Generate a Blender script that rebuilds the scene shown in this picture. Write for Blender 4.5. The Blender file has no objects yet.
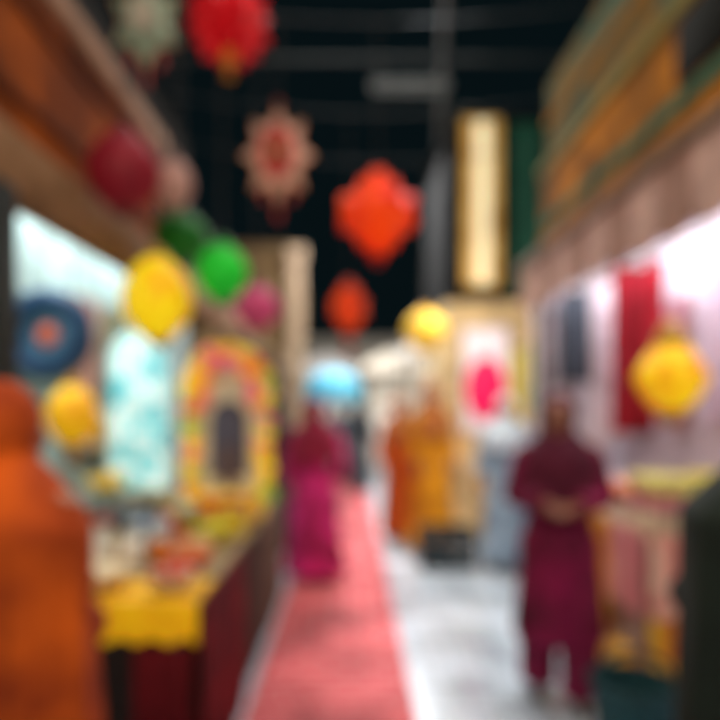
import bpy, bmesh, math, random
from mathutils import Vector, Matrix
random.seed(7)
PI=math.pi
sc=bpy.context.scene; C=sc.collection
F=620.0; X0=350.0; Y0=405.0; CZ=1.55
def at(px,py,Y): return Vector(((px-X0)/F*Y, Y, CZ-(py-Y0)/F*Y))

# ---------------------------------------------------------------- materials
def lin(c):
    h=c.lstrip('#'); v=[int(h[i:i+2],16)/255 for i in (0,2,4)]
    return [x/12.92 if x<=.04045 else ((x+.055)/1.055)**2.4 for x in v]
MC={}
def mat(col,rough=.6,emit=0.0,var=.18,scale=9,metal=0,col2=None,pat='noise',coat=0,spec=.35):
    key=(col,rough,emit,var,scale,metal,col2,pat,spec)
    if key in MC: return MC[key]
    m=bpy.data.materials.new('mat_'+pat+'_'+col.strip('#')); m.use_nodes=True
    nt=m.node_tree; b=nt.nodes['Principled BSDF']; N=nt.nodes; L=nt.links
    c=lin(col); a=[x*(1-var) for x in c]; d=[min(1,x*(1+var)+.01*var) for x in c]
    if col2: d=lin(col2); a=c
    tc=N.new('ShaderNodeTexCoord'); mp=N.new('ShaderNodeMapping'); L.new(tc.outputs['Object'],mp.inputs['Vector'])
    mx=N.new('ShaderNodeMix'); mx.data_type='RGBA'
    mx.inputs['A'].default_value=(*a,1); mx.inputs['B'].default_value=(*d,1)
    if pat=='noise':
        t=N.new('ShaderNodeTexNoise'); t.inputs['Scale'].default_value=scale; t.inputs['Detail'].default_value=4
        L.new(mp.outputs[0],t.inputs['Vector']); f=t.outputs[0]
        r=N.new('ShaderNodeMapRange'); r.inputs[1].default_value=.35; r.inputs[2].default_value=.65
        L.new(f,r.inputs[0]); f=r.outputs[0]
    elif pat=='voronoi':
        t=N.new('ShaderNodeTexVoronoi'); t.inputs['Scale'].default_value=scale
        L.new(mp.outputs[0],t.inputs['Vector'])
        r=N.new('ShaderNodeMapRange'); r.inputs[1].default_value=.35; r.inputs[2].default_value=.45
        L.new(t.outputs[0],r.inputs[0]); f=r.outputs[0]
    elif pat=='check':
        t=N.new('ShaderNodeTexChecker'); t.inputs['Scale'].default_value=scale
        L.new(mp.outputs[0],t.inputs['Vector']); f=t.outputs[1]
    elif pat=='brick':
        t=N.new('ShaderNodeTexBrick'); t.inputs['Scale'].default_value=scale; t.inputs['Mortar Size'].default_value=.02
        t.offset=0.0 if coat else .5
        t.inputs['Brick Width'].default_value=.5; t.inputs['Row Height'].default_value=.5 if coat else .25
        L.new(mp.outputs[0],t.inputs['Vector'])
        f=t.outputs['Fac']
    L.new(f,mx.inputs['Factor'])
    out=mx.outputs['Result']
    if pat=='brick':
        n2=N.new('ShaderNodeTexNoise'); n2.inputs['Scale'].default_value=1.9; n2.inputs['Detail'].default_value=3
        L.new(mp.outputs[0],n2.inputs['Vector'])
        r2=N.new('ShaderNodeMapRange'); r2.inputs[1].default_value=.35; r2.inputs[2].default_value=.65; r2.inputs[3].default_value=.55; r2.inputs[4].default_value=1.25
        L.new(n2.outputs[0],r2.inputs[0])
        vm=N.new('ShaderNodeVectorMath'); vm.operation='SCALE'; L.new(out,vm.inputs[0]); L.new(r2.outputs[0],vm.inputs['Scale']); out=vm.outputs[0]
    L.new(out,b.inputs['Base Color'])
    b.inputs['Roughness'].default_value=rough; b.inputs['Metallic'].default_value=metal
    b.inputs['Specular IOR Level'].default_value=spec
    if emit>0:
        L.new(mx.outputs['Result'],b.inputs['Emission Color']); b.inputs['Emission Strength'].default_value=emit
    MC[key]=m; return m

# ---------------------------------------------------------------- mesh helpers
def obj(name,bm,m,parent=None,smooth=True,loc=None):
    me=bpy.data.meshes.new(name)
    bmesh.ops.recalc_face_normals(bm,faces=bm.faces[:])
    bm.to_mesh(me); bm.free()
    for mm in (m if isinstance(m,list) else [m]): me.materials.append(mm)
    if smooth:
        for p in me.polygons: p.use_smooth=True
        try: me.set_sharp_from_angle(angle=math.radians(50))
        except Exception: pass
    o=bpy.data.objects.new(name,me); C.objects.link(o)
    if parent: o.parent=parent
    if loc is not None: o.location=loc
    return o
def tag(o,label,cat,group=None):
    o['label']=label; o['category']=cat
    if group: o['group']=group
    return o
def thing(name,label,cat,loc=(0,0,0),rz=0,group=None):
    o=bpy.data.objects.new(name,None); C.objects.link(o); o.empty_display_size=.1
    o.location=loc; o.rotation_euler=(0,0,rz); return tag(o,label,cat,group)
def struct(name,bm,m,smooth=False):
    o=obj(name,bm,m,None,smooth); o['kind']='structure'; return o
def B(): return bmesh.new()
def box(bm,x0,x1,y0,y1,z0,z1,bev=0):
    r=bmesh.ops.create_cube(bm,size=1)
    bmesh.ops.transform(bm,matrix=Matrix.Translation(((x0+x1)/2,(y0+y1)/2,(z0+z1)/2))@Matrix.Diagonal((x1-x0,y1-y0,z1-z0,1)),verts=r['verts'])
    if bev:
        es=list({e for v in r['verts'] for e in v.link_edges})
        bmesh.ops.bevel(bm,geom=es,offset=bev,segments=2,affect='EDGES',profile=.5)
    return bm
def ell(bm,c,r,sub=3,rot=None):
    q=bmesh.ops.create_icosphere(bm,subdivisions=sub,radius=1)
    M=Matrix.Translation(c)@(rot.to_4x4() if rot else Matrix())@Matrix.Diagonal((*(r if hasattr(r,'__len__') else (r,r,r)),1))
    bmesh.ops.transform(bm,matrix=M,verts=q['verts']); return q['verts']
def rings(bm,rs,cap=True):
    prev=None; first=None
    for ring in rs:
        vs=[bm.verts.new(p) for p in ring]
        if prev:
            n=len(vs)
            for i in range(n): bm.faces.new((prev[i],prev[(i+1)%n],vs[(i+1)%n],vs[i]))
        else: first=vs
        prev=vs
    if cap: bm.faces.new(first); bm.faces.new(prev)
def lathe(bm,prof,seg=24,c=(0,0,0),rib=0,ribn=8,cap=True,phase=0):
    rs=[]
    for r,z in prof:
        r=max(r,.0008)
        rs.append([(c[0]+r*(1+rib*abs(math.cos(ribn*t/2))-rib)*math.cos(t),c[1]+r*(1+rib*abs(math.cos(ribn*t/2))-rib)*math.sin(t),c[2]+z) for t in [2*PI*i/seg+phase for i in range(seg)]])
    rings(bm,rs,cap); return bm
def tube(bm,pts,r,seg=8,cap=True):
    pts=[Vector(p) for p in pts]; rs=[]; rr=r if hasattr(r,'__len__') else [r]*len(pts)
    up=None
    for i,p in enumerate(pts):
        d=(pts[min(i+1,len(pts)-1)]-pts[max(i-1,0)]).normalized()
        if up is None: up=Vector((0,0,1)) if abs(d.z)<.9 else Vector((1,0,0))
        a=d.cross(up).normalized(); b=a.cross(d).normalized(); up=b
        rs.append([p+rr[i]*(a*math.cos(2*PI*k/seg)+b*math.sin(2*PI*k/seg)) for k in range(seg)])
    rings(bm,rs,cap); return bm
def caps(bm,p0,r0,p1,r1,seg=14):
    tube(bm,[p0,p1],[r0,r1],seg); ell(bm,p0,r0,2); ell(bm,p1,r1,2)
def cloth(bm,w,h,folds=5,amp=.02,th=.006,flare=0,nx=40,nz=14,ph=0,hem=0.0):
    """a hanging cloth in the local xz plane, top edge at z=0"""
    for s in (0,1):
        g=[]
        for j in range(nz+1):
            t=j/nz; row=[]
            for i in range(nx+1):
                u=i/nx-.5
                y=amp*(.35+.65*t)*math.sin(2*PI*folds*u+ph+.6*t)
                z=-h*t-(hem*abs(math.sin(PI*folds*u))*t)
                row.append(bm.verts.new((u*w*(1+flare*t),y+(th if s else 0),z)))
            g.append(row)
        for j in range(nz):
            for i in range(nx): bm.faces.new((g[j][i],g[j][i+1],g[j+1][i+1],g[j+1][i]))
        if s==0: g0=g
    loop=lambda g:[g[0][i] for i in range(nx+1)]+[g[j][nx] for j in range(1,nz+1)]+[g[nz][i] for i in range(nx-1,-1,-1)]+[g[j][0] for j in range(nz-1,0,-1)]
    a,b=loop(g0),loop(g); n=len(a)
    for i in range(n): bm.faces.new((a[i],a[(i+1)%n],b[(i+1)%n],b[i]))
    return bm

# ---------------------------------------------------------------- people
def fuse(bm,name,vox,mats,parent,smooth_it=4,facemat=None):
    me=bpy.data.meshes.new(name+'_tmp'); bm.normal_update(); bm.to_mesh(me); bm.free()
    t=bpy.data.objects.new(name+'_tmp',me); C.objects.link(t)
    r=t.modifiers.new('r','REMESH'); r.mode='VOXEL'; r.voxel_size=vox
    s=t.modifiers.new('s','SMOOTH'); s.iterations=smooth_it; s.factor=.5
    dg=bpy.context.evaluated_depsgraph_get(); dg.update()
    out=bpy.data.meshes.new_from_object(t.evaluated_get(dg)); out.name=name
    bpy.data.objects.remove(t); bpy.data.meshes.remove(me)
    out.materials.clear()
    for m in mats: out.materials.append(m)
    for p in out.polygons:
        p.use_smooth=True
        p.material_index=facemat(p.center) if facemat else 0
    o=bpy.data.objects.new(name,out); C.objects.link(o); o.parent=parent; return o
def hand(bm,w,d,n,side):
    d=Vector(d).normalized(); n=Vector(n); n=(n-d*n.dot(d)).normalized(); s=d.cross(n)*side
    w=Vector(w)
    R=Matrix((s,d,n)).transposed()
    ell(bm,w+d*.045,(.038,.052,.015),2,R)
    for k,(off,l) in enumerate(((.028,.068),(.010,.077),(-.009,.071),(-.027,.055))):
        a=w+d*.082+s*off; b=a+d*l*.45+n*.006; c=b+d*l*.3+n*.018; e=c+d*l*.12+n*.022
        caps(bm,a-d*.02,.0095,b,.0085,8); caps(bm,b,.0085,c,.008,8); caps(bm,c,.008,e,.007,8)
    a=w+d*.03+s*.03; b=a+d*.032+s*.022+n*.012; c=b+d*.03+n*.012
    caps(bm,a,.012,b,.0105,8); caps(bm,b,.0105,c,.0085,8)
def person(label,loc,yaw,H,gown,scarf,group=None,gown_end=.07,trousers=None,elbow=None,wrist=None,hdir=None,
           step=.0,drape=1.15,drape_r=.2,fold=7,wide=.27,vox=.008,shoe='#3a2a24',headturn=0,skirt_wave=.11,pal2=None,sc2=None,name='person',slim=.92,skin='#a8735a',cuff=.9):
    k=H/1.64
    P=thing(name,label,'person',loc,yaw,group); P.scale=(k*slim,k*slim,k)
    el=elbow or [(-.225,.02,1.10),(.225,.02,1.10)]
    wr=wrist or [(-.235,-.06,.88),(.235,-.06,.88)]
    hd=hdir or [(0,-.15,-1),(0,-.15,-1)]
    b=B()
    caps(b,(0,0,.90),.125,(0,.005,1.06),.105); caps(b,(0,.005,1.06),.105,(0,.005,1.24),.125)
    caps(b,(-.09,.005,1.29),.085,(.09,.005,1.29),.085); caps(b,(0,0,1.34),.062,(0,-.008,1.47),.05)
    for i,s in enumerate((-1,1)):
        sh=Vector((s*.165,.005,1.335)); e=Vector(el[i]); w=Vector(wr[i])
        caps(b,sh,.056,e,.042); caps(b,e,.042,w,.027)
        hand(b,w,hd[i],(-s*.8,-.5,.1),s*-1 if s<0 else 1)
        st=-s*step
        hip=Vector((s*.085,0,.87)); kn=Vector((s*.09,st*.55-.02,.475)); an=Vector((s*.09,st,.085))
        caps(b,hip,.092,kn,.058); caps(b,kn,.058,an,.038)
        caps(b,an+Vector((0,.02,-.045)),.036,an+Vector((s*.015,-.13,-.058)),.026)
    hc=Vector((0,-.012,1.535)); Rz=Matrix.Rotation(headturn,3,'Z')
    T=lambda v: hc+Rz@Vector(v)
    ell(b,T((0,.01,.015)),(.074,.092,.095),3,Rz); ell(b,T((0,-.03,-.045)),(.054,.055,.062),3,Rz)
    ell(b,T((0,-.096,-.012)),(.013,.02,.018),2,Rz); caps(b,T((0,-.084,.02)),.009,T((0,-.1,-.008)),.011,8)
    ell(b,T((0,-.08,.038)),(.05,.014,.01),2,Rz); ell(b,T((0,-.083,-.05)),(.024,.011,.009),2,Rz); ell(b,T((0,-.072,-.09)),(.022,.02,.016),2,Rz)
    for s in (-1,1): ell(b,T((s*.076,.015,0)),(.012,.02,.03),2,Rz); ell(b,T((s*.04,-.06,-.02)),(.022,.022,.022),2,Rz)
    iR=Rz.inverted()
    def fm(c):
        q=iR@(Vector(c)-hc)
        if c.z<.09 and abs(c.x)<.16: return 3
        if q.y<-.06 and abs(abs(q.x)-.031)<.012 and abs(q.z-.016)<.006: return 1 if abs(abs(q.x)-.031)<.006 else 4
        if q.y<-.07 and abs(q.x)<.025 and abs(q.z+.05)<.009: return 2
        return 0
    fuse(b,'body',vox*.85,[mat(skin,.5,var=.08),mat('#140d0a',.3),mat('#8c3b35',.5),mat(shoe,.5),mat('#c9c0b6',.4)],P,3,facemat=fm)
    b=B()
    caps(b,(-.10,.005,1.285),.095,(.10,.005,1.285),.095); caps(b,(0,.005,1.24),.145,(0,.005,1.05),.125)
    for i,s in enumerate((-1,1)):
        sh=Vector((s*.16,.005,1.32)); e=Vector(el[i]); w=Vector(wr[i]); cf=e.lerp(w,cuff)
        caps(b,sh,.07,e,.06); tube(b,[e,cf],[.06,.062],14); ell(b,e,.06,2)
        for q in range(5):
            t0=.15+.17*q; c0=sh.lerp(e,t0); ell(b,c0+Vector((s*.012,-.02*(q%2),0)),(.068-.003*q,.062,.018),2)
    rs=[]; N=72; prof=[(1.22,.155,.125),(1.05,.14,.115),(.95,.17,.14),(.75,.195,.165),(.5,.215,.185),(.25,.235,.205),(.0,wide,.235)]
    z_end=gown_end
    def pr(z):
        for q in range(len(prof)-1):
            a,c=prof[q],prof[q+1]
            if c[0]<=z<=a[0]:
                t=(a[0]-z)/(a[0]-c[0]); return a[1]+(c[1]-a[1])*t,a[2]+(c[2]-a[2])*t
    nz=26
    for j in range(nz+1):
        z=1.22+(z_end-1.22)*j/nz; rx,ry=pr(z); tt=max(0,(1.0-z))
        f=lambda t: 1+skirt_wave*tt*(math.sin(fold*t+1.3*z)+.35*math.sin(2*fold*t+2.0))
        rs.append([(rx*f(t)*math.cos(t),ry*f(t)*math.sin(t),z) for t in [2*PI*i/N for i in range(N)]])
    rings(b,rs)
    fuse(b,'dress' if gown_end<.3 else 'tunic',vox*1.2,[mat(gown,.85,var=.25,scale=6) if not pal2 else mat(gown,.85,col2=pal2,scale=4)],P,2)
    if trousers:
        b=B()
        for s in (-1,1):
            st=-s*step
            tube(b,[(s*.085,0,.88),(s*.09,st*.3-.02,.65),(s*.095,st*.55-.02,.47),(s*.10,st*.85,.2),(s*.10,st,.07)],[.115,.108,.10,.098,.10],20)
            ell(b,(s*.085,0,.86),.11,2)
        fuse(b,'trousers',vox*1.1,[mat(trousers,.8,var=.25)],P,2)
    b=B()
    ell(b,hc+Rz@Vector((0,.033,.02)),(.092,.105,.108),3,Rz)
    caps(b,hc+Vector((0,.03,-.06)),.082,(0,.012,1.40),.085)
    rs=[]
    M=26
    for j in range(M+1):
        t=j/M; z=1.47-(1.47-drape)*t
        q=min(1,((1.47-z)/.16))**.8
        rx=.07+(drape_r+.02-.07)*q+ .05*max(0,t-.5); ry=.075+(drape_r*.82-.075)*q+.03*max(0,t-.5)
        f=lambda a:1+.06*t*math.sin(8*a+3*t)+.03*t*math.sin(17*a)
        rs.append([(rx*f(a)*math.cos(a),.012+ry*f(a)*math.sin(a),z) for a in [2*PI*i/80 for i in range(80)]])
    rings(b,rs)
    fuse(b,'headscarf',vox*1.1,[mat(scarf,.85,var=.3,scale=5) if not sc2 else mat(scarf,.85,col2=sc2,scale=3.5)],P,3)
    return P

def pos(px,Y): return ((px-X0)/F*Y,Y,0)
KZ=.0125
person('person in a long rust orange headscarf and gown seen from behind in the left foreground',(-.825,1.5,0),PI-.25,1.59,'#a84008','#e06008',
       drape=.70,drape_r=.22,fold=6,wide=.27,sc2='#8c2e04',elbow=[(-.19,.0,1.10),(.19,.0,1.10)],wrist=[(-.12,-.17,1.0),(.12,-.17,1.0)],hdir=[(.6,-.8,0),(-.6,-.8,0)])
person('person in maroon headscarf, tunic and trousers with hands joined, beside the right counter',(1.10,3.27,0),-.25,1.59,'#90104c','#520c28',
       gown_end=.34,trousers='#7c1040',elbow=[(-.225,.02,1.10),(.225,.02,1.10)],wrist=[(-.075,-.21,1.09),(.075,-.21,1.08)],hdir=[(.75,-.3,-.35),(-.75,-.3,-.35)],step=.08,drape=1.08,drape_r=.19,wide=.31,headturn=-.15,pal2='#44081f',slim=1.04,skin='#8a563e',cuff=.97)
person('person in a magenta gown and dark red headscarf on the pink runner seen from behind',(-.31,5.5,KZ),PI+.1,1.58,'#8c0e40','#8c1838',step=.08,drape=1.1,wide=.30,pal2='#e02c80',slim=1.06)
person('person in dark teal gown and black headscarf standing behind the magenta gown',(-.74,6.5,0),PI-.5,1.6,'#1c3034','#1c2628',wide=.25,vox=.011)
person('person in mustard yellow gown and brown headscarf near the white panel with pink disc',(.87,6.6,0),.5,1.78,'#f0a410','#a8642c',drape=1.12,wide=.27,vox=.011,shoe='#141414',pal2='#b06c0c',slim=.95)
person('person in rust brown gown and brown headscarf left of the mustard gown',(.58,7.1,0),.3,1.64,'#c45a1a','#b06c3c',wide=.25,vox=.011)
person('person in pale blue grey gown and headscarf beyond the end of the right counter',(1.47,5.85,0),-.4,1.62,'#a4bccf','#c0d0dc',wide=.26,vox=.011,pal2='#647a90',slim=1.0)
person('person in dark green clothes cut off by the right edge in the foreground',(1.125,1.62,0),PI+.2,1.6,'#0e1a14','#101d16',drape=.60,drape_r=.25,wide=.30,elbow=[(-.2,.0,1.10),(.2,.0,1.10)],wrist=[(-.12,-.2,1.03),(.12,-.2,1.03)],hdir=[(.6,-.8,0),(-.6,-.8,0)],slim=1.0)
person('far person in dark grey gown in the middle of the alley',(.16,11.0,KZ),PI,1.66,'#3c444a','#34393e',vox=.016)
person('far person in white gown walking right of the dark grey one',(.78,12.0,0),0,1.66,'#d4cfc8','#bcb2a8',vox=.016)
person('far person in slate blue gown beyond the blue parasol',(-.25,12.5,KZ),.4,1.6,'#5c6c7c','#39424c',vox=.016)

# ---------------------------------------------------------------- setting
bm=B(); box(bm,-6,6,-3,24,-.1,0); struct('floor',bm,mat('#d0dde8',.2,col2='#a8b8c6',pat='brick',scale=1.6,coat=1,spec=.8))
bm=B(); box(bm,-2.0,-1.9,1.2,7.2,0,3.05); struct('wall_left',bm,mat('#a8c0be',.8,var=.25,scale=3))
bm=B(); box(bm,-2.0,-1.9,1.2,7.2,3.05,4.6); struct('wall_left_upper',bm,mat('#171410',.9))  # unlit upper part of the same wall, its darkness put into the colour
bm=B(); box(bm,2.3,2.4,1.2,7.2,0,2.85); struct('wall_right',bm,mat('#d6ccdc',.8,var=.12,scale=3))
bm=B(); box(bm,2.3,2.4,1.2,7.2,2.85,4.6); struct('wall_right_upper',bm,mat('#1a1712',.9))  # upper wall coloured dark to stand for lack of light above the stall
bm=B(); box(bm,1.56,2.3,5.25,5.31,0,2.78); struct('wall_right_partition',bm,mat('#dcd8e2',.8,var=.08))
bm=B(); box(bm,1.12,3.6,7.22,9.0,0,2.75); struct('wall_back_right',bm,mat('#dcc08c',.8,var=.3,scale=3))
bm=B(); box(bm,1.12,3.6,7.22,9.0,2.75,4.9); struct('wall_back_right_upper',bm,mat('#100f0d',.95,spec=.05))  # near-black colour stands for the unlit top of the building
bm=B(); box(bm,-1.9,-1.27,1.9,6.9,3.0,3.05); struct('ceiling_left',bm,mat('#3a2c20',.9))
bm=B(); box(bm,1.54,2.3,2.2,5.3,2.79,2.84); struct('ceiling_right',bm,mat('#6a5848',.9))
bm=B(); box(bm,-2.6,-1.02,10.2,14,0,4.2); struct('wall_back_left',bm,mat('#6c5434',.85,var=.5,scale=3))
bm=B(); box(bm,-5,6,19,19.3,0,3.6); struct('wall_back',bm,mat('#d8cdbc',.8,var=.15))
bm=B(); box(bm,-.98,-.78,10.0,10.18,0,4.1,.02); box(bm,-1.01,-.74,9.96,10.19,3.9,4.1,.02); box(bm,-1.01,-.74,9.96,10.19,0,.2,.02); struct('trim_1',bm,mat('#b4987a',.7))
bm=B(); box(bm,-.52,.33,1.2,14,0.0005,.012,.004); tag(obj('carpet_runner',bm,mat('#cc5058',.8,col2='#e49c98',pat='brick',scale=2.2)),'long salmon pink carpet runner with paler grid lines down the alley','carpet')

def post(name,label,x,y,h,col,w=.12):
    t=thing(name,label,'post',(x,y,0))
    bm=B(); box(bm,-w/2,w/2,-w/2,w/2,.1,h,.008); obj('shaft',bm,mat(col,.7),t)
    bm=B(); box(bm,-w/2-.015,w/2+.015,-w/2-.015,w/2+.015,0,.1,.01); obj('base',bm,mat(col,.7),t)
post('stall_post','dark grey timber post at the left edge behind the orange gown',-1.16,2.0,2.27,'#1d2424')
post('stall_post','dark brown timber post at the far end of the left stall',-1.17,6.6,2.27,'#3b2b20')
post('stall_post','brown timber post of the right stall behind the counter end',1.60,5.12,2.79,'#4c4038',.07)

t=thing('fascia_board','orange brown wooden fascia with pale top moulding above the left stall','fascia',(-1.2,0,0))
bm=B(); box(bm,-.03,.03,1.7,3.75,2.5,3.10); obj('panel',bm,mat('#b0560a',.9,col2='#5c2a08',scale=2.5,spec=.1),t)
bm=B(); box(bm,-.05,.07,1.7,3.85,3.08,3.2,.02); obj('top_moulding',bm,mat('#a8866c',.8,spec=.1),t)
bm=B(); box(bm,-.06,.06,1.7,6.9,2.27,2.5,.015); obj('bottom_beam',bm,mat('#8c6a4c',.8,spec=.1),t)
bm=B(); box(bm,-.03,.03,3.85,6.9,2.5,3.0); obj('dark_panel',bm,mat('#1d1612',.9,spec=.1),t)
bm=B(); box(bm,.03,.045,1.7,3.75,2.62,2.66); box(bm,.03,.045,1.7,3.75,2.96,3.0); obj('moulding_strip',bm,mat('#5e2c0c',.9,spec=.1),t)

t=thing('fascia_board','tall right stall fascia with pale scalloped valance, orange panel and olive top','fascia',(1.5,0,0))
bm=B(); box(bm,-.03,.03,2.0,4.75,2.73,3.28); obj('panel',bm,mat('#c87c0a',.85,col2='#4c3410',scale=3,spec=.1),t)
bm=B(); box(bm,-.05,.03,2.0,4.75,3.28,3.36,.01); obj('moulding',bm,mat('#84783c',.8,spec=.1),t)
bm=B(); box(bm,-.03,.03,2.0,4.6,3.36,3.92); obj('upper_panel',bm,mat('#1c5448',.85,col2='#7c5814',scale=2.2,spec=.1),t)
bm=B(); box(bm,-.045,-.03,2.0,4.75,2.86,2.93); obj('green_band',bm,mat('#3e6a50',.85,spec=.1),t)
bm=B(); box(bm,-.045,-.03,2.0,4.6,3.6,3.66); obj('ochre_band',bm,mat('#94641a',.85,spec=.1),t)
bm=B(); box(bm,-.06,-.03,2.35,2.75,2.96,3.24,.01); obj('dark_plaque',bm,mat('#1a1c18',.85,spec=.1),t)
bm=B(); box(bm,-.08,.03,2.0,5.3,2.66,2.73,.01); obj('rail',bm,mat('#7a6450',.8),t)
for i in range(11):
    y0=2.05+.29*i
    bm=B()
    pts=[(y0,2.67),(y0+.28,2.67)]+[(y0+.14+.14*math.cos(a),2.42-.12*math.sin(a)) for a in [PI*k/10 for k in range(11)]]
    f0=[bm.verts.new((-.055,y,z)) for y,z in pts]; f1=[bm.verts.new((-.042,y,z)) for y,z in pts]
    bm.faces.new(f0); bm.faces.new(f1)
    for k in range(len(pts)): bm.faces.new((f0[k],f0[(k+1)%len(pts)],f1[(k+1)%len(pts)],f1[k]))
    obj('valance_scallop',bm,mat('#c8a698' if i%2 else '#a88474',.85,spec=.1),t)

def banner(name,label,loc,w,h,col,emit=0,col2=None,group=None,cat='banner',folds=2.5,ts=4):
    t=thing(name,label,cat,loc,0,group)
    bm=B(); cloth(bm,w,h,folds,.02); obj('cloth',bm,mat(col,.7,emit,col2=col2,scale=ts),t)
    bm=B(); tube(bm,[(-w/2-.02,0,0.01),(w/2+.02,0,.01)],.014); obj('rod',bm,mat('#3a2f22',.5),t)
    bm=B(); tube(bm,[(-w/2,0,-h),(w/2,0,-h)],.012); obj('bottom_rod',bm,mat('#3a2f22',.5),t)
    return t
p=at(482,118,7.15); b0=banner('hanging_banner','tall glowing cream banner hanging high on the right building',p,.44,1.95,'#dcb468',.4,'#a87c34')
bm=B(); cloth(bm,.15,1.86,1,.006); bmesh.ops.translate(bm,vec=(0,-.032,-.05),verts=bm.verts[:]); obj('pale_highlight',bm,mat('#f8ecc0',.7,.6,var=.08),b0)  # vertical highlight on the banner, made as a glowing pale strip
p=at(529,122,7.15); banner('hanging_banner','tall dark green banner right of the glowing cream banner',p,.42,2.0,'#17503c',.07)  # weak emission in the cloth lifts it out of the dark
p=at(517,350,7.15); banner('hanging_banner','narrow yellow banner right of the panel with the pink disc',p,.10,.85,'#e8bc28',.2,'#d8d060',folds=1)
p=at(531,345,7.15); banner('hanging_banner','narrow green banner beside the narrow yellow banner',p,.11,.8,'#3c8a5c',.1,'#c8c060',folds=1)

p=at(485,328,7.17)
t=thing('sign_panel','white upright panel with a hot pink disc on the far right building','sign',p)
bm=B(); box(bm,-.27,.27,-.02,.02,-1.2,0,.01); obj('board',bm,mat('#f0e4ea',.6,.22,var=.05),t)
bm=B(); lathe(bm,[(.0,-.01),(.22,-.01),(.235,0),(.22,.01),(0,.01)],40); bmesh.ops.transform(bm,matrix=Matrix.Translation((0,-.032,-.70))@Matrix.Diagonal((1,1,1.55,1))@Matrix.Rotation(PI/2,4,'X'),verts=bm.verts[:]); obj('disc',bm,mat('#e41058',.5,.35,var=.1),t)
bm=B()
for a in ((-.29,-.26),(.26,.29)): box(bm,a[0],a[1],-.03,.03,-1.2,0.01)
box(bm,-.29,.29,-.03,.03,0,.03); obj('frame',bm,mat('#b9a68c',.5),t)

# ---------------------------------------------------------------- overhead cables + lanterns
def cz(x): return 4.15-.25*(1-((x-.2)/2.1)**2)
for Y,l in ((2.7,'nearest overhead cable holding the dark red lantern'),(3.0,'overhead cable carrying the big scarlet and the yellow lantern'),(3.45,'overhead cable carrying the sage star and dark green ball'),(3.8,'overhead cable carrying the star and the orange red lantern'),(5.0,'overhead cable carrying the small orange lantern'),(6.0,'furthest overhead cable carrying the round yellow lantern')):
    bm=B(); tube(bm,[(x,Y,cz(x)) for x in [-1.9+4.2*i/20 for i in range(21)]],.007,6); tag(obj('overhead_cable',bm,mat('#2a2c2c',.6)),l,'cable')
def cord(t,z0,x,loc):
    bm=B(); tube(bm,[(0,0,z0),(0,0,(cz(x)-.008 if x>-1.19 else 3.0)-loc.z)],.004,6); obj('cord',bm,mat('#332a22',.7),t)
def tassel(t,z,l,col,r=.022):
    bm=B(); lathe(bm,[(.006,0),(.014,-.02),(.006,-.035),(r*.6,-.05),(r,-l)],12,(0,0,z)); obj('tassel',bm,mat(col,.8),t)
def round_lantern(label,loc,r,h,col,emit=.25,tcol='#d8a020',ribs=12,group='round paper lanterns',tl=.12,col2=None):
    t=thing('round_lantern',label,'lantern',loc,0,group)
    prof=[(r*max(.22,math.sin(PI*(i/18))**.62),h/2-h*i/18) for i in range(1,18)]
    bm=B(); lathe(bm,prof,72,rib=.07,ribn=ribs*2); obj('shade',bm,mat(col,.6,emit,var=.22,scale=7,col2=col2),t)
    bm=B(); lathe(bm,[(r*.28,h/2-.03),(r*.3,h/2-.01),(r*.2,h/2+.015),(.008,h/2+.03)],24); obj('cap',bm,mat(tcol,.4),t)
    bm=B(); lathe(bm,[(r*.24,-h/2+.03),(r*.27,-h/2+.01),(r*.2,-h/2-.01),(.01,-h/2-.015)],24); obj('base_ring',bm,mat(tcol,.4),t)
    if tl: tassel(t,-h/2-.01,tl,tcol)
    cord(t,h/2+.02,loc.x,loc); return t
def spiked_lantern(label,loc,rx,rz,col,emit,tcol,seg=8,tl=.1,col2=None,point=0.0):
    t=thing('faceted_lantern',label,'lantern',loc,0,'faceted star lanterns')
    bm=B(); bmesh.ops.create_uvsphere(bm,u_segments=seg,v_segments=6,radius=1)
    r=bmesh.ops.poke(bm,faces=bm.faces[:],offset=.0)
    for v in r['verts']: v.co=v.co.normalized()*1.22
    for v in bm.verts:
        if v not in r['verts']: v.co*=.86
        q=1-point*min(1,abs(v.co.z))
        v.co=Vector((v.co.x*rx/1.2*q,v.co.y*rx/1.2*q,v.co.z*rz/1.2*(1+.25*point)))
    obj('shade',bm,[mat(col,.5,emit,var=.25,scale=6,col2=col2)],t,smooth=False)
    bm=B(); lathe(bm,[(.05,rz*.72),(.055,rz*.85),(.03,rz*.95),(.02,rz*1.05),(.006,rz*1.12)],16); obj('cap',bm,mat(tcol,.4),t)
    bm=B(); lathe(bm,[(.05,-rz*.72),(.05,-rz*.82),(.02,-rz*.95),(.005,-rz)],16); obj('finial',bm,mat(tcol,.4),t)
    if tl: tassel(t,-rz*.98,tl,tcol,.03)
    cord(t,rz*1.1,loc.x,loc); return t
spiked_lantern('big scarlet faceted lantern with yellow tip at the top left',at(229,22,3.0),.21,.21,'#d0101c',.22,'#e0a018',tl=.06)
spiked_lantern('vivid orange red faceted lantern hanging alone at the centre',at(378,214,3.8),.31,.25,'#f84c08',.4,'#c02408',tl=.06,col2='#cc1404',point=.55)
spiked_lantern('small orange faceted lantern hanging below the orange red one',at(349,308,5.0),.18,.21,'#f0500c',.3,'#b3230e',8,tl=.16,col2='#c83008',point=.4)
round_lantern('dark crimson round lantern beside the left wooden fascia',at(124,172,2.7),.155,.38,'#860c22',.08,'#5e0e1a',tl=0)
round_lantern('pale pink round lantern right of the dark crimson one',at(174,184,3.0),.09,.26,'#b48a7e',.08,'#8c6a5c',tl=0)
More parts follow.
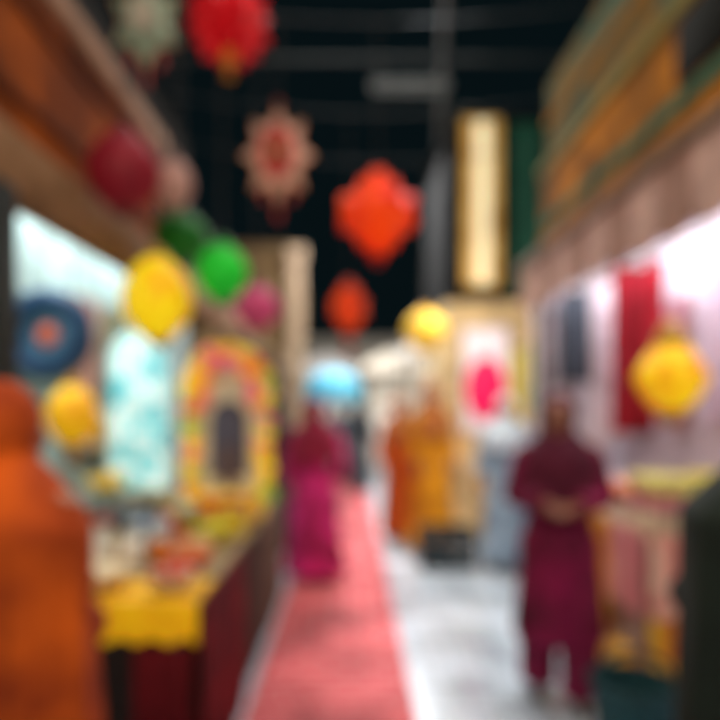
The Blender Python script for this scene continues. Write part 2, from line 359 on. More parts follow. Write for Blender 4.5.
round_lantern('plump yellow lantern hanging under the green balls',at(157,299,3.0),.165,.44,'#fce010',.45,'#c98c10',tl=0,col2='#f0a808')
round_lantern('dark green ball lantern above the yellow lantern',at(181,238,3.45),.155,.30,'#0e6a1a',.12,'#1a4a18',tl=0)
round_lantern('bright green ball lantern right of the yellow lantern',at(222,273,3.0),.125,.30,'#14b428',.35,'#1c6a20',tl=0)
round_lantern('dusty pink small lantern above the flower arch',at(257,308,3.8),.14,.28,'#c84878',.12,'#8c3050',tl=.0)
round_lantern('golden yellow lantern over the far mustard gown',at(425,331,6.0),.20,.42,'#f0c040',.5,'#a8741c',tl=.1)
p=at(671,378,3.3)
t=thing('gold_lantern','large golden yellow lantern hanging in the right stall beside the red scarf','lantern',p,0)
bm=B(); lathe(bm,[(.03,.22),(.075,.19),(.10,.15),(.14,.09),(.185,.01),(.15,-.08),(.10,-.15),(.05,-.18)],64,rib=.10,ribn=16); obj('shade',bm,mat('#fcd010',.5,.5,col2='#d88408',scale=7),t)
bm=B(); lathe(bm,[(.085,.17),(.09,.2),(.055,.25),(.05,.28),(.01,.31)],24); obj('cap',bm,mat('#b08020',.4,.1),t)
bm=B(); lathe(bm,[(.06,-.17),(.075,-.2),(.03,-.23),(.01,-.25)],24); obj('base_ring',bm,mat('#a87820',.4),t)
bm=B(); tube(bm,[(0,0,.3),(0,0,2.79-p.z)],.004); obj('cord',bm,mat('#332a22'),t)
p=at(72,415,3.2)
t=round_lantern('small golden lantern hanging below the blue wheel ornament',p,.125,.34,'#f4c010',.4,'#c98c10',tl=.08,col2='#e09810')
def star(label,loc,rx,rz,col,points,depth,cols,cat='lantern'):
    t=thing('star_lantern',label,cat,loc,0,'star lanterns')
    bm=B(); n=points*2
    ring=[bm.verts.new(((rx if i%2==0 else rx*.62)*math.sin(2*PI*i/n),0,(rz if i%2==0 else rz*.62)*math.cos(2*PI*i/n))) for i in range(n)]
    a=bm.verts.new((0,-depth,0)); b=bm.verts.new((0,depth,0))
    for i in range(n):
        bm.faces.new((ring[i],ring[(i+1)%n],a)); bm.faces.new((ring[(i+1)%n],ring[i],b))
    co=[v.co.copy() for v in ring]
    obj('shade',bm,mat(col,.6,.16),t,smooth=False)
    bm=B()
    for i in range(n): tube(bm,[co[i],co[(i+1)%n]],.006,6)
    obj('frame',bm,mat('#b0763c',.5),t)
    for k,(c,r,y,ez) in enumerate(cols):
        bm=B(); lathe(bm,[(0,-.006),(r,-.006),(r,.006),(0,.006)],24,rib=.15,ribn=8)
        bmesh.ops.transform(bm,matrix=Matrix.Translation((0,-depth-y,0))@Matrix.Diagonal((1,1,ez,1))@Matrix.Rotation(PI/2,4,'X'),verts=bm.verts[:]); obj('rosette',bm,mat(c,.6,.08),t)
    bm=B(); ell(bm,(0,0,rz+.02),.02); obj('cap',bm,mat('#9a3a2c'),t)
    for i in (-1,0,1):
        bm=B(); lathe(bm,[(.004,0),(.014,-.03),(.018,-.09)],10,(i*rx*.4,0,-rz*.62 if i else -rz)); obj('tassel',bm,mat('#b4362c'),t)
    cord(t,rz+.02,loc.x,loc); return t
star('cream star lantern with red and green rosette left of centre',at(278,156,3.8),.22,.30,'#d0a48e',8,.07,[('#b8342c',.11,0,1.5),('#4c7a48',.04,.012,1.0)])
star('pale sage green star lantern at the top left corner',at(146,22,3.45),.21,.26,'#8a9a80',6,.07,[('#b8ab94',.08,0,1.3)])

t=thing('tube_light','grey overhead tube light fixture above the alley centre','light fixture',at(410,88,5.4))
bm=B(); box(bm,-.34,.34,-.05,.05,0,.05,.01); obj('housing',bm,mat('#606666',.5),t)
bm=B(); tube(bm,[(-.32,0,-.02),(.32,0,-.02)],.018,12); obj('tube',bm,mat('#7c8686',.4,.05),t)
for s in (-.25,.25):
    bm=B(); tube(bm,[(s,0,.05),(s,0,4.54-t.location.z)],.005); obj('hanger',bm,mat('#444848'),t)
bm=B(); tube(bm,[(-1.9,5.4,4.56),(2.3,5.4,4.56)],.02); tag(obj('crossbar',bm,mat('#2a3030',.6)),'dark steel crossbar high over the alley holding the tube light','crossbar')
bm=B(); tube(bm,[(.55,3.3,4.61),(1.05,7.3,4.61)],.025); tag(obj('pipe',bm,mat('#596060',.5)),'grey steel pipe running lengthwise above the alley','pipe')

# ---------------------------------------------------------------- left stall things
p=at(48,335,3.3)
t=thing('wheel_ornament','round dark blue wheel ornament with coral hub hanging in the left stall','ornament',p)
def torus(bm,R,r,c=(0,0,0),n=48,m=8):
    rs=[[(c[0]+(R+r*math.cos(2*PI*j/m))*math.cos(2*PI*i/n),c[1]+r*math.sin(2*PI*j/m),c[2]+(R+r*math.cos(2*PI*j/m))*math.sin(2*PI*i/n)) for j in range(m)] for i in range(n)]
    vs=[[bm.verts.new(q) for q in r_] for r_ in rs]
    for i in range(n):
        for j in range(m): bm.faces.new((vs[i][j],vs[(i+1)%n][j],vs[(i+1)%n][(j+1)%m],vs[i][(j+1)%m]))
bm=B(); torus(bm,.19,.06); obj('rim',bm,mat('#1c4468',.6),t)
bm=B(); torus(bm,.105,.028); obj('inner_ring',bm,mat('#3c6c8c',.6),t)
bm=B(); ell(bm,(0,0,0),(.06,.03,.06)); obj('hub',bm,mat('#d0603c',.6,.1),t)
for i in range(10):
    a=2*PI*i/10; bm=B(); tube(bm,[(.05*math.cos(a),0,.05*math.sin(a)),(.185*math.cos(a),0,.185*math.sin(a))],.014); obj('spoke',bm,mat('#1c3f66' if i%2 else '#4f7f98',.6),t)
bm=B(); tube(bm,[(0,0,.2),(0,0,3.0-p.z)],.004); obj('cord',bm,mat('#332a22'),t)

TX0,TX1,TY0,TY1,TZ=-1.62,-.58,2.35,5.1,.80
t=thing('market_table','long left market table with dark wooden sides and legs','table',((TX0+TX1)/2,(TY0+TY1)/2,0))
cx,cy=(TX0+TX1)/2,(TY0+TY1)/2; hx,hy=(TX1-TX0)/2,(TY1-TY0)/2
bm=B(); box(bm,-hx,hx,-hy,hy,TZ-.04,TZ,.005); obj('tabletop',bm,mat('#8a7448'),t)
for sx in (-1,1):
    for sy in (-1,1):
        bm=B(); box(bm,sx*(hx-.06)-.03,sx*(hx-.06)+.03,sy*(hy-.06)-.03,sy*(hy-.06)+.03,0,TZ-.04); obj('leg',bm,mat('#2c211a'),t)
bm=B(); box(bm,-hx+.1,hx-.1,-hy+.02,-hy+.04,.05,TZ-.04); obj('front_board',bm,mat('#241c1a'),t)
bm=B(); box(bm,hx-.04,hx-.02,-hy+.1,hy-.1,.05,TZ-.04); obj('side_board',bm,mat('#2c2422'),t)
t=thing('yellow_tablecloth','bright yellow cloth draped over the near end of the left table','tablecloth',(0,0,0))
bm=B(); box(bm,TX0,TX1+.005,TY0-.005,TY0+.3,TZ+.001,TZ+.008); obj('top_cloth',bm,mat('#e0a818',.8),t)
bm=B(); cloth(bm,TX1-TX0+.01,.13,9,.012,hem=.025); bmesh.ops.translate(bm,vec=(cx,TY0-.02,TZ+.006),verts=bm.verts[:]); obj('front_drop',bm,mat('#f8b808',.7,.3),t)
def drape(label,y,w,h,col,x,z,rz=PI/2,name='hanging_cloth',cat='cloth',group=None,folds=5,amp=.02,th=.006,col2=None,emit=0,ts=5):
    bm=B(); cloth(bm,w,h,folds,amp,th); o=obj(name,bm,mat(col,.85,emit,var=.25) if not col2 else mat(col,.85,emit,col2=col2,scale=ts)); o.location=(x,y,z); o.rotation_euler=(0,0,rz); return tag(o,label,cat,group)
drape('broad maroon cloth hanging to the floor over the near corner of the left table',2.82,.92,.79,'#80101c',TX1+.024,TZ+.004,col2='#4a0814')
drape('maroon cloth strip hanging below the yellow cloth at the table front',TY0-.012,.22,.62,'#6c0c1a',TX1-.13,TZ-.16,0)
drape('grey brown cloth hanging at the middle of the aisle side of the left table',3.66,.7,.72,'#4a3830',TX1+.024,TZ+.004,folds=6)
drape('taupe cloth hanging at the far aisle side of the left table',4.55,1.0,.76,'#6c5848',TX1+.024,TZ+.004,folds=9)

G='textiles pinned to the left stall wall'
for (y,z,w,h,c,c2,l) in ((3.15,1.75,.5,.85,'#c8ac84','#8c5c40','sand and brown patterned textile nearest on the left wall'),
    (3.75,2.2,.55,.6,'#8c9c90','#4c6a70','grey green patterned textile beside the blue wheel'),
    (4.35,2.3,.5,1.1,'#c89c88','#7c4844','rose and clay patterned textile above the golden lantern'),
    (4.95,2.3,.5,.85,'#9c8a5c','#5a5a38','olive patterned textile above the wall shelf'),
    (5.6,2.3,.55,1.3,'#b8843c','#6a4420','ochre and brown patterned textile behind the flower arch'),
    (6.2,2.3,.5,1.3,'#7c7058','#4a3c30','dark taupe textile furthest along the left wall')):
    drape(l,y,w,h,c,-1.86,z,PI/2,'wall_textile','textile',G,folds=2,amp=.012,col2=c2,ts=6)

p=Vector((-1.33,3.95,TZ+.001))
t=thing('arched_lantern','tall pale aqua lit arched lantern standing on the left table','lantern',p)
def archpts(w,h,n=16):
    r=w/2; s=h-r*1.25; pts=[(-r,0),(r,0),(r,s)]
    for i in range(1,n):
        u=i/n; a=PI*u; pts.append((r*math.cos(a),s+r*1.25*math.sin(a)**.9))
    pts.append((-r,s)); return pts
def extr(bm,pts,y0,y1):
    a=[bm.verts.new((x,y0,z)) for x,z in pts]; b=[bm.verts.new((x,y1,z)) for x,z in pts]
    bm.faces.new(a); bm.faces.new(b)
    for i in range(len(pts)): bm.faces.new((a[i],a[(i+1)%len(pts)],b[(i+1)%len(pts)],b[i]))
bm=B(); extr(bm,[(x,z+.22) for x,z in archpts(.34,1.0)],-.06,.06); obj('lit_panel',bm,mat('#5cc4cc',.4,.65,col2='#d8f8f4',pat='voronoi',scale=6),t)
ap=[(x,z+.22) for x,z in archpts(.37,1.03)]
bm=B(); tube(bm,[(x,-.065,z) for x,z in ap]+[(ap[0][0],-.065,ap[0][1])],.014); obj('frame',bm,mat('#9cc0be',.5,.1),t)
bm=B(); box(bm,-.20,.20,-.1,.1,.15,.23,.01); box(bm,-.15,.15,-.07,.07,0,.16,.01); obj('plinth',bm,mat('#b9b59a'),t)
bm=B()
for z in (.5,.75): tube(bm,[(-.17,-.066,z),(.17,-.066,z)],.007)
for x in (-.06,.06): tube(bm,[(x,-.066,.24),(x,-.066,1.12)],.007)
obj('glazing_bar',bm,mat('#58a4b0'),t)
bm=B(); lathe(bm,[(.03,0),(.02,.03),(.035,.05),(.01,.1),(.001,.13)],16,(0,0,1.22)); obj('finial',bm,mat('#c8dcd8'),t)

p=Vector((-.82,4.2,TZ+.001))
t=thing('flower_arch','arch frame of yellow, orange and pink flowers round a dark niche on the left table','flower arch',p)
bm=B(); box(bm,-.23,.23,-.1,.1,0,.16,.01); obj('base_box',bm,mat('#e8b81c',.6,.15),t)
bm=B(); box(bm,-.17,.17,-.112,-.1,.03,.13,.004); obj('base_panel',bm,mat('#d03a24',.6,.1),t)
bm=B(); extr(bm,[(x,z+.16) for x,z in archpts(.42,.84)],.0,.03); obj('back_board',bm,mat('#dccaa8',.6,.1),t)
bm=B(); extr(bm,[(x,z+.26) for x,z in archpts(.26,.52)],-.02,.0); obj('niche',bm,mat('#55505e'),t)
bm=B(); extr(bm,[(x,z+.2) for x,z in archpts(.09,.28)],-.05,-.03); obj('small_door',bm,mat('#6a5048'),t)
ap=[(x,z+.16) for x,z in archpts(.50,.96,20)][2:]
bm=B(); tube(bm,[(.25,0,.1)]+[(x,0,z) for x,z in ap]+[(-.25,0,.1)],.025); obj('hoop',bm,mat('#6a8a34'),t)
def flowerset(t,path,n,cols,s0,fm):
    L=[0]
    for i in range(1,len(path)): L.append(L[-1]+(path[i]-path[i-1]).length)
    for i in range(n):
        d=L[-1]*i/(n-1); j=max(k for k in range(len(L)) if L[k]<=d+1e-9); j=min(j,len(path)-2)
        q=path[j].lerp(path[j+1],(d-L[j])/max(1e-6,L[j+1]-L[j]))
        ci=random.randrange(len(cols))
        if ci not in fm:
            bm=B()
            for a in range(7):
                th=2*PI*a/7; ell(bm,(.024*math.cos(th),-.008,.024*math.sin(th)),(.018,.012,.018),1)
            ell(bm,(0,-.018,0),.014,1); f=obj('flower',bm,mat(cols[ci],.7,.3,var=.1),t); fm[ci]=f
        else: f=fm[ci].copy(); C.objects.link(f)
        f.location=q+Vector((random.uniform(-.015,.015),-.03,random.uniform(-.015,.015))); f.rotation_euler=(0,random.random()*6,0); f.scale=[s0*random.uniform(1,1.3)]*3
fcols=['#f6c41a','#f6d840','#e8608c','#f6a01c','#f0cc30','#8cab3c','#f6c01a','#e0503c']
fm={}
flowerset(t,[Vector((.25,0,.16))]+[Vector((x,0,z)) for x,z in ap]+[Vector((-.25,0,.16))],40,fcols,1.3,fm)
top=[Vector((x*.78,0,z*.9+.06)) for x,z in ap if z>.75]
flowerset(t,top,18,['#e8608c','#f6a01c','#e87058'],1.3,{})

def bowl(label,x,y,z,r,h,col,fill,group='bowls of goods on the left table'):
    t=thing('bowl',label,'bowl',(x,y,z),0,group)
    bm=B(); lathe(bm,[(r*.45,0),(r*.5,.008),(r*.85,h*.5),(r,h),(r*.95,h),(r*.8,h*.5),(r*.4,.015),(0.002,.015)],32); obj('dish',bm,mat(col,.35),t)
    bm=B()
    random.seed(int(1000*x+77*y))
    for i in range(34):
        a=random.random()*6.28; q=math.sqrt(random.random())*r*.78
        ell(bm,(q*math.cos(a),q*math.sin(a),h*.75+ (1-(q/r)**2)*h*.45*random.random()),r*.17,1)
    o=obj('filling',bm,mat(fill,.6,var=.3),t); o['kind']='stuff'
def gift(label,x,y,z,w,d,h,col,rib,rz=0,group='gift boxes on the left table'):
    t=thing('gift_box',label,'box',(x,y,z),rz,group)
    bm=B(); box(bm,-w/2,w/2,-d/2,d/2,0,h*.78,.004); obj('carton',bm,mat(col,.5),t)
    bm=B(); box(bm,-w/2-.005,w/2+.005,-d/2-.005,d/2+.005,h*.75,h,.004); obj('lid',bm,mat(col,.45,var=.3),t)
    bm=B(); box(bm,-.012,.012,-d/2-.008,d/2+.008,0.002,h+.004); box(bm,-w/2-.008,w/2+.008,-.012,.012,0.002,h+.004)
    for s in (-1,1): torus(bm,.022,.006,(s*.024,0,h+.014),16,6)
    obj('ribbon',bm,mat(rib,.5),t)
def jar(label,x,y,z,r,h,col,lid,group='jars on the left table'):
    t=thing('jar',label,'jar',(x,y,z),0,group)
    bm=B(); lathe(bm,[(r*.85,0),(r,.01),(r,h*.7),(r*.75,h*.82),(r*.75,h*.86)],28); obj('glass',bm,mat(col,.2,var=.35,scale=30),t)
    bm=B(); lathe(bm,[(r*.8,h*.84),(r*.82,h*.86),(r*.82,h*.98),(r*.7,h),(0.002,h)],28); obj('lid',bm,mat(lid,.4),t)
def folded(label,x,y,z,w,d,h,col,group,rz=0):
    t=thing('folded_cloth',label,'folded cloth',(x,y,z),rz,group)
    n=3
    for i in range(n):
        bm=B(); box(bm,-w/2+random.uniform(0,.01),w/2-random.uniform(0,.01),-d/2,d/2,h*i/n+.001,h*(i+1)/n,.01); obj('fold',bm,mat(col,.85,var=.3,scale=14),t)
TT=TZ+.009; TB=TZ+.001
bowl('cream bowl of pale sweets near the front of the left table',-1.02,2.50,TT,.13,.08,'#e0d0b4','#e4d4b4')
bowl('white bowl of red fruit by the near table corner',-.72,2.50,TT,.10,.07,'#d6ccc0','#d0321c')
bowl('grey bowl of dark dates at the front of the left table',-1.30,2.52,TT,.12,.07,'#8d8a84','#2c2220')
bowl('orange bowl of mixed snacks behind the red fruit bowl',-.74,2.80,TB,.12,.08,'#d86420','#d0602c')
bowl('green yellow bowl of limes at the aisle side',-.72,3.32,TB,.12,.1,'#d8bc2c','#d8d03c')
bowl('white bowl of olives beside the aqua lantern',-1.03,3.80,TB,.11,.07,'#d5d0c8','#5c6430')
bowl('cream bowl of almonds between the gift boxes',-.78,3.06,TB,.11,.07,'#d8c8a8','#d8b078')
gift('white gift box with gold ribbon on the left table',-1.05,2.80,TB,.22,.18,.13,'#d8d0c4','#b08a30',.3)
gift('dark grey gift box with silver ribbon below the aqua lantern',-1.22,3.32,TB,.26,.2,.20,'#2c3036','#a0a4a4',-.2)
gift('teal gift box near the left wall behind the jars',-1.50,3.35,TB,.16,.16,.2,'#3c7478','#d8cfa0',.1)
gift('yellow gift box with red ribbon at the aisle side of the left table',-.70,3.62,TB,.17,.17,.15,'#f0cc28','#b02820',.2)
gift('cream gift box with pink ribbon at the far end of the left table',-.72,4.62,TB,.2,.2,.18,'#c8b89c','#c05070',.1)
gift('red gift box with gold ribbon right behind the flower arch',-1.0,4.75,TB,.24,.2,.22,'#8c2420','#c8a040',.4)
gift('small cream gift box with red ribbon by the yellow gift box',-.70,3.86,TB,.13,.13,.13,'#dccfb4','#b02828',.0)
gift('pale grey gift box with blue ribbon left of the almonds',-1.0,3.08,TB,.18,.16,.17,'#b9bcb8','#3c5c8c',.15)
jar('amber jar with brass lid behind the dates',-1.26,2.78,TB,.055,.2,'#c8781c','#a8883c')
jar('green jar with white lid in front of the flower arch',-.92,3.5,TB,.05,.19,'#5c7a3c','#d8d4cc')
jar('pink jar with gold lid in front of the flower arch',-1.03,3.55,TB,.05,.17,'#c85a6c','#c9a040')
jar('dark blue jar with grey lid near the left wall',-1.42,3.0,TB,.06,.24,'#22384c','#9a9a9a')
jar('tall honey jar with yellow lid near the left wall',-1.46,2.74,TB,.06,.26,'#d89c2c','#e8c020')
jar('white jar with red lid between the grey boxes',-1.22,3.06,TB,.05,.2,'#d0ccc4','#b03028')
jar('small red jar with gold lid between the limes and the grey jar',-.88,3.22,TB,.045,.15,'#c03024','#c9a040')
jar('small orange jar with white lid beside the white gift box',-.90,2.92,TB,.04,.14,'#e08020','#d8d4cc')
t=thing('flower_pot','clay pot of small yellow flowers between the wheel ornament and the aqua lantern','potted plant',(-1.43,3.66,TB))
bm=B(); lathe(bm,[(.05,0),(.075,.12),(.085,.12),(.085,.15),(.06,.15),(.05,.13),(.002,.13)],24); obj('pot',bm,mat('#9a5a38'),t)
for i in range(12):
    a=2*PI*i/12*1.7; r=.03+.06*(i%3)/2; zz=.27+.08*((i*7)%5)/5
    bm=B(); tube(bm,[(0,0,.13),(r*.5*math.cos(a),r*.5*math.sin(a),.2),(r*math.cos(a),r*math.sin(a),zz)],.003,5); s=obj('stem',bm,mat('#4a7a2c'),t)
    bm=B()
    for k in range(6): ell(bm,(r*math.cos(a)+.018*math.cos(k*PI/3),r*math.sin(a)+.018*math.sin(k*PI/3),zz),(.018,.018,.012),1)
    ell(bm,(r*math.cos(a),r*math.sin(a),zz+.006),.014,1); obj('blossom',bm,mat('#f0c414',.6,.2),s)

t=thing('wall_shelf','pale wooden shelf on the left stall wall','shelf',(-1.9,4.9,1.25))
bm=B(); box(bm,0,.25,-.7,.7,0,.03,.004); obj('board',bm,mat('#b9a788'),t)
for s in (-.5,.5):
    bm=B(); box(bm,0,.2,s-.01,s+.01,-.14,0); obj('bracket',bm,mat('#6a5c48'),t)
for i,(y,c,l) in enumerate(((4.35,'#c9902c','amber'),(4.7,'#a83c34','red'),(5.05,'#4c8ca0','blue'),(5.4,'#d8c8a0','cream'))):
    jar(l+' jar with pale lid on the left wall shelf',-1.74,y,1.281,.07,.22,c,'#d8d0c0','jars on the wall shelf')

# ---------------------------------------------------------------- right stall
RX0,RX1,RY0,RY1,RZ=1.46,2.15,3.05,5.0,.92
t=thing('counter','pale wooden counter of the right stall','counter',(RX0,RY0,0))
bm=B(); box(bm,0,RX1-RX0,0,RY1-RY0,RZ-.05,RZ,.006); obj('countertop',bm,mat('#b99a7c'),t)
bm=B(); box(bm,.04,RX1-RX0-.04,.04,RY1-RY0-.04,.0,RZ-.05); obj('body',bm,mat('#a88470'),t)
def rdrape(label,y,w,h,c,c2=None): drape(label,y,w,h,c,RX0-.012,RZ+.0,PI/2,'shawl','shawl','shawls over the right counter',folds=4,amp=.014,col2=c2,emit=.07)
rdrape('peach pink shawl hanging at the near corner of the right counter aisle side',3.25,.38,.42,'#f0b0a4','#d87c84')
rdrape('yellow shawl hanging beside the peach pink shawl',3.65,.36,.8,'#f0c030','#d88430')
rdrape('rose red shawl hanging beside the yellow shawl',4.05,.36,.65,'#c04c5c')
rdrape('cream shawl hanging at the far part of the right counter',4.5,.44,.7,'#dccdb8')
drape('salmon shawl with pale patches hanging down the near end of the right counter',RY0-.022,.34,.42,'#f4d0b8',1.64,RZ,0,'shawl','shawl','shawls over the right counter',folds=4,amp=.014,col2='#dc8478',emit=.07,ts=9)
drape('mustard and orange cloth lower on the near end of the right counter',RY0+.014,.36,.50,'#f4cc38',1.66,.52,0,'hanging_cloth',col2='#d05c28',amp=.01,emit=.08,ts=9)
drape('brick red cloth hanging to the floor beside the mustard cloth',RY0-.022,.3,.9,'#8c2c28',1.97,RZ,0,'hanging_cloth')
t=thing('gift_bag','small yellow paper bag with red band on the floor below the peach pink shawl','bag',(1.375,3.17,0))
bm=B(); box(bm,-.05,.05,-.1,.1,0,.32,.004); obj('bag_body',bm,mat('#f0c428',.7,.08,col2='#e08c28',scale=12),t)
bm=B(); box(bm,-.053,.053,-.103,.103,.12,.19,.002); obj('band',bm,mat('#c83828',.7),t)
for s in (-.05,.05):
    bm=B(); tube(bm,[(s,-.05,.31),(s,-.04,.38),(s,.04,.38),(s,.05,.31)],.004); obj('handle',bm,mat('#e8dcc4'),t)
G='folded cloths on the right counter'
for (x,y,z,c,l) in ((1.62,3.2,0,'#e0ccac','sand folded cloth at the near corner of the right counter'),(1.62,3.2,.09,'#d88890','rose folded cloth stacked on the sand one'),(1.62,3.2,.18,'#f0dc80','pale yellow folded cloth on top of the near stack'),
    (1.66,3.6,0,'#d8cfc4','white folded cloth in the middle of the counter'),(1.66,3.6,.09,'#e08a5c','coral folded cloth on the white one'),(1.95,3.25,0,'#e8b830','bright yellow folded cloth below the gold lantern'),
    (1.95,3.25,.09,'#e8a8a0','pink folded cloth on the bright yellow one'),(1.66,4.05,0,'#a87484','mauve folded cloth further along the counter'),(1.66,4.05,.09,'#c0b4c0','lilac folded cloth on the mauve one'),(1.68,4.5,0,'#c8a078','tan folded cloth at the far end of the counter'),
    (1.95,3.25,.18,'#d8c83c','lime yellow folded cloth on top of the stack below the gold lantern')):
    folded(l,x,y,RZ+z+.001,.26,.3,.085,c,G,random.uniform(-.08,.08))
bm=B(); tube(bm,[(1.95,3.3,2.52),(1.95,5.24,2.52)],.014); 
for y in (3.42,5.1): tube(bm,[(1.95,y,2.52),(1.95,y,2.79)],.008)
tag(obj('clothes_rail',bm,mat('#8c8c8c',.3,metal=.8)),'steel rail under the right stall roof holding scarves','rail')
def scarf(label,y,w,h,c,x=1.95,rz=.35,z=2.485,group='garments hanging in the right stall',emit=0,flare=.15):
    t=thing('hanging_scarf',label,'scarf',(x,y,z),rz,group)
    bm=B(); cloth(bm,w,h,3.5,.028,flare=flare); obj('fabric',bm,mat(c,.8,emit,var=.25),t)
    bm=B(); tube(bm,[(-w/2,0,0),(w/2,0,0)],.009); tube(bm,[(0,0,0),(0,0,.03),(0.015,0,.045)],.004); obj('hanger',bm,mat('#5a4634'),t)
scarf('long crimson scarf hanging beside the gold lantern',4.22,.28,1.12,'#9c1428',rz=.1,x=1.93,flare=0)
scarf('narrow bright red scarf right in front of the long crimson one',4.0,.11,1.0,'#b82034',x=1.97,rz=.2)
scarf('white lace scarf hanging left of the crimson scarf',4.65,.22,1.2,'#e4dce6',rz=.0)
scarf('slate grey scarf hanging against the partition wall',5.12,.24,.75,'#4c5460',x=1.86,rz=0)
G='textiles pinned to the right stall wall'
for (y,z,w,h,c,c2,l) in ((3.75,2.45,.4,1.0,'#d8cadc','#bca6c4','lilac patterned textile nearest on the right stall wall'),
    (4.3,2.3,.35,.9,'#c8a0a8','#a06878','dusty rose textile on the right stall wall behind the crimson scarf'),
    (4.85,2.4,.4,1.1,'#a8a4b0','#7c7888','grey mauve textile furthest along the right stall wall')):
    drape(l,y,w,h,c,2.27,z,PI/2,'wall_textile','textile',G,folds=2,amp=.01,col2=c2,ts=6)
drape('white curtain hanging at the aisle end of the partition',5.215,.10,1.5,'#d8d2dc',1.71,2.6,0,'curtain','curtain',amp=.012)

t=thing('basket','teal woven basket on the floor at the near end of the right counter','basket',(1.27,2.78,0))
bm=B(); lathe(bm,[(.002,.01),(.13,.0),(.15,.04),(.175,.28),(.185,.31),(.17,.31),(.16,.28),(.13,.03),(.002,.03)],40,rib=.04,ribn=40); obj('weave',bm,mat('#1c3c42',.8,col2='#2a5c62',pat='check',scale=30),t)
bm=B(); torus(bm,.18,.012,n=40); bmesh.ops.rotate(bm,matrix=Matrix.Rotation(PI/2,3,'X'),verts=bm.verts[:],cent=(0,0,0)); bmesh.ops.translate(bm,vec=(0,0,.31),verts=bm.verts[:]); obj('rim',bm,mat('#1c4448'),t)
bm=B(); tube(bm,[(.17*math.cos(a),0,.31+.13*math.sin(a)) for a in [PI*i/12 for i in range(13)]],.012); obj('handle',bm,mat('#1c4448'),t)
t=thing('crate','dark slatted crate on the floor in front of the mustard gown','crate',(.93,6.0,0))
for i in range(4):
    bm=B(); z=.02+i*.09; box(bm,-.26,.26,-.2,-.18,z,z+.07); box(bm,-.26,.26,.18,.2,z,z+.07); box(bm,-.26,-.24,-.2,.2,z,z+.07); box(bm,.24,.26,-.2,.2,z,z+.07); obj('slat_ring',bm,mat('#26343a'),t)
bm=B(); box(bm,-.25,.25,-.19,.19,0,.03); obj('bottom',bm,mat('#22262a'),t)

p=pos(333,9.6); p=(p[0],p[1],KZ)
t=thing('parasol','small sky blue parasol on a stand in the middle distance','parasol',p)
bm=B()
lathe(bm,[(.46,1.58),(.462,1.68)]+[(.46*math.cos(PI/2*i/10)**.8,1.68+.40*math.sin(PI/2*i/10)) for i in range(1,11)],48,rib=.06,ribn=8,cap=False); obj('canopy',bm,mat('#58b0cc',.6,.18),t)
bm=B(); tube(bm,[(0,0,.05),(0,0,2.1)],.018); obj('pole',bm,mat('#c0c0c0'),t)
bm=B(); lathe(bm,[(.2,0),(.2,.03),(.05,.06),(.03,.12)],24); obj('base',bm,mat('#3a3a3a'),t)
bm=B(); ell(bm,(0,0,2.12),.025); obj('finial',bm,mat('#e8f0f4'),t)
for i in range(8):
    a=2*PI*i/8; bm=B(); tube(bm,[(0,0,2.0),(.43*math.cos(a),.43*math.sin(a),1.66)],.006,5); obj('rib',bm,mat('#c0c0c0'),t)

def stall(label,x,y,w,d,col,ccol,top=2.3,em=.25):
    t=thing('market_stall',label,'market stall',(x,y,0.0125 if abs(x)<1 else 0),0,'far market stalls')
    for sx in (-1,1):
        for sy in (-1,1):
            bm=B(); tube(bm,[(sx*w/2,sy*d/2,0),(sx*w/2,sy*d/2,top)],.025); obj('post',bm,mat('#6a6050'),t)
    bm=B()
    e=.12; v=[bm.verts.new(q) for q in ((-w/2-e,-d/2-e,top),(w/2+e,-d/2-e,top),(w/2+e,d/2+e,top),(-w/2-e,d/2+e,top),(0,0,top+.45))]
    u=[bm.verts.new((q.co.x,q.co.y,top-.18)) for q in v[:4]]
    for i in range(4): bm.faces.new((v[i],v[(i+1)%4],v[4])); bm.faces.new((v[i],v[(i+1)%4],u[(i+1)%4],u[i]))
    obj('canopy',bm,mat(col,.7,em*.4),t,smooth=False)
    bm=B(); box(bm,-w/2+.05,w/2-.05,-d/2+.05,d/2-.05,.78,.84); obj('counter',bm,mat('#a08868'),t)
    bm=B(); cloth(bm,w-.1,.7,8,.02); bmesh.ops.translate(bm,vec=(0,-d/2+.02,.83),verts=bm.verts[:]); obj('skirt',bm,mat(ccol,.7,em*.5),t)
    bm=B(); cloth(bm,w-.1,1.2,6,.03); bmesh.ops.translate(bm,vec=(0,d/2-.05,2.1),verts=bm.verts[:]); obj('backdrop',bm,mat('#d8d0c0',.7,em),t)  # emission in canopy, skirt and backdrop added to brighten the alley end
stall('far stall with tan canopy on the left behind the dark teal gown',-1.62,8.4,1.2,1.4,'#6c5434','#6c5040',2.2,.03)
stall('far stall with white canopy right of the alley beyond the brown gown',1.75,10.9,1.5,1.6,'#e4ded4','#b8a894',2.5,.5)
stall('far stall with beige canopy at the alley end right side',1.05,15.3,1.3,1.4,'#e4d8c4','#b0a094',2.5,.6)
stall('far stall with pale canopy at the alley end left side',-.6,16.6,1.3,1.4,'#e4dcd4','#9c9ca4',2.5,.5)

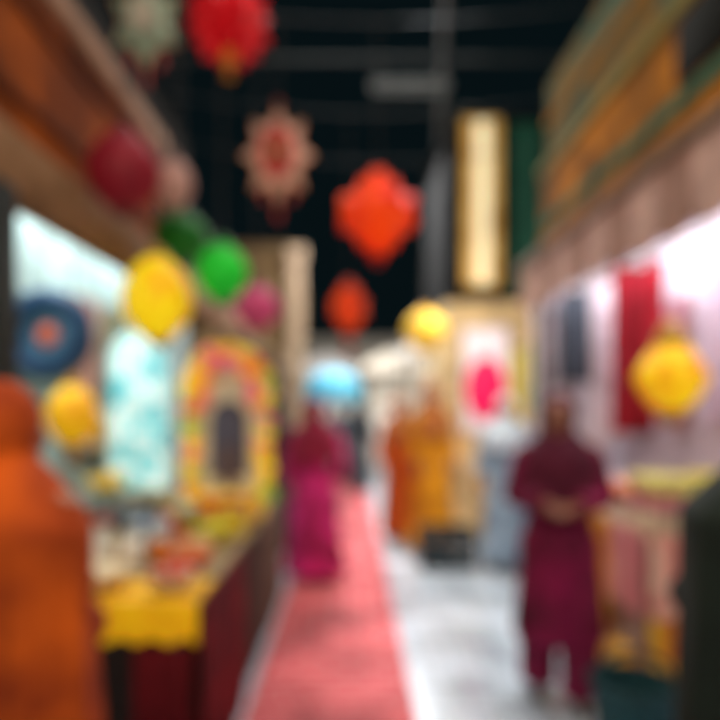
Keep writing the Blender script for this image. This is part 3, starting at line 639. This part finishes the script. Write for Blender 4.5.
# ---------------------------------------------------------------- lights
def area(loc,rot,sx,sy,e,col=(1,1,1)):
    l=bpy.data.lights.new('lamp_or_fill','AREA'); l.shape='RECTANGLE'; l.size=sx; l.size_y=sy; l.energy=e; l.color=col
    o=bpy.data.objects.new('lamp_or_fill_light',l); C.objects.link(o); o.location=loc; o.rotation_euler=rot; return o  # stall and alley lamps and added fills all share this name
def spot(loc,tgt,e,ang,col=(1,1,1)):
    l=bpy.data.lights.new('lamp_or_fill','SPOT'); l.energy=e; l.spot_size=math.radians(ang); l.spot_blend=.8; l.shadow_soft_size=.12; l.color=col
    o=bpy.data.objects.new('lamp_or_fill_light',l); C.objects.link(o); o.location=loc; o.rotation_euler=(Vector(tgt)-Vector(loc)).to_track_quat('-Z','Y').to_euler()
area((-1.6,3.9,2.97),(0,0,0),.45,3.2,66,(.90,.99,1))
area((1.95,3.9,2.77),(0,0,0),.45,2.2,36,(1,.97,.98))
area((.2,5,5.2),(0,0,0),2,6,130,(1,.95,.9))
area((.4,10.5,4.6),(0,0,0),2,6,520,(.97,.98,1))
area((0,-1.2,3.6),(math.radians(72),0,0),2.5,1.0,70,(1,.86,.7))  # unseen fill added behind the camera to brighten the foreground
area((1.2,5.6,2.95),(math.radians(25),0,0),.8,.4,22,(1,.92,.78))  # unseen light added to brighten the group by the far right building
area((-.25,.75,2.75),(math.radians(25),math.radians(-22),0),.4,.4,13,(1,.82,.6))  # extra warm light added to brighten the orange gown, no fixture modelled
spot((.55,3.7,5.6),(.62,3.75,0),520,17,(.92,.97,1))  # unseen spot added for pale highlights on the right of the floor
spot((.1,6.3,5.6),(.0,6.2,0),420,17,(1,.9,.92))  # unseen spot added to make the bright patch on the runner
spot((.9,4.2,5.6),(.85,5.9,.9),320,20,(1,.93,.8))  # unseen spot added to brighten the mustard gown
w=bpy.data.worlds.new('night'); sc.world=w; w.use_nodes=True
bg=w.node_tree.nodes['Background']; bg.inputs[0].default_value=(.010,.026,.032,1); bg.inputs[1].default_value=.2
sc.view_settings.view_transform='Standard'

cam=bpy.data.cameras.new('camera'); co=bpy.data.objects.new('camera',cam); C.objects.link(co); sc.camera=co
co.location=(0,0,CZ); co.rotation_euler=(PI/2,0,0); cam.sensor_width=36; cam.lens=31.0; cam.shift_x=.0139; cam.shift_y=.0625
cam.clip_start=.05
cam.dof.use_dof=True; cam.dof.focus_distance=.3; cam.dof.aperture_fstop=2.3
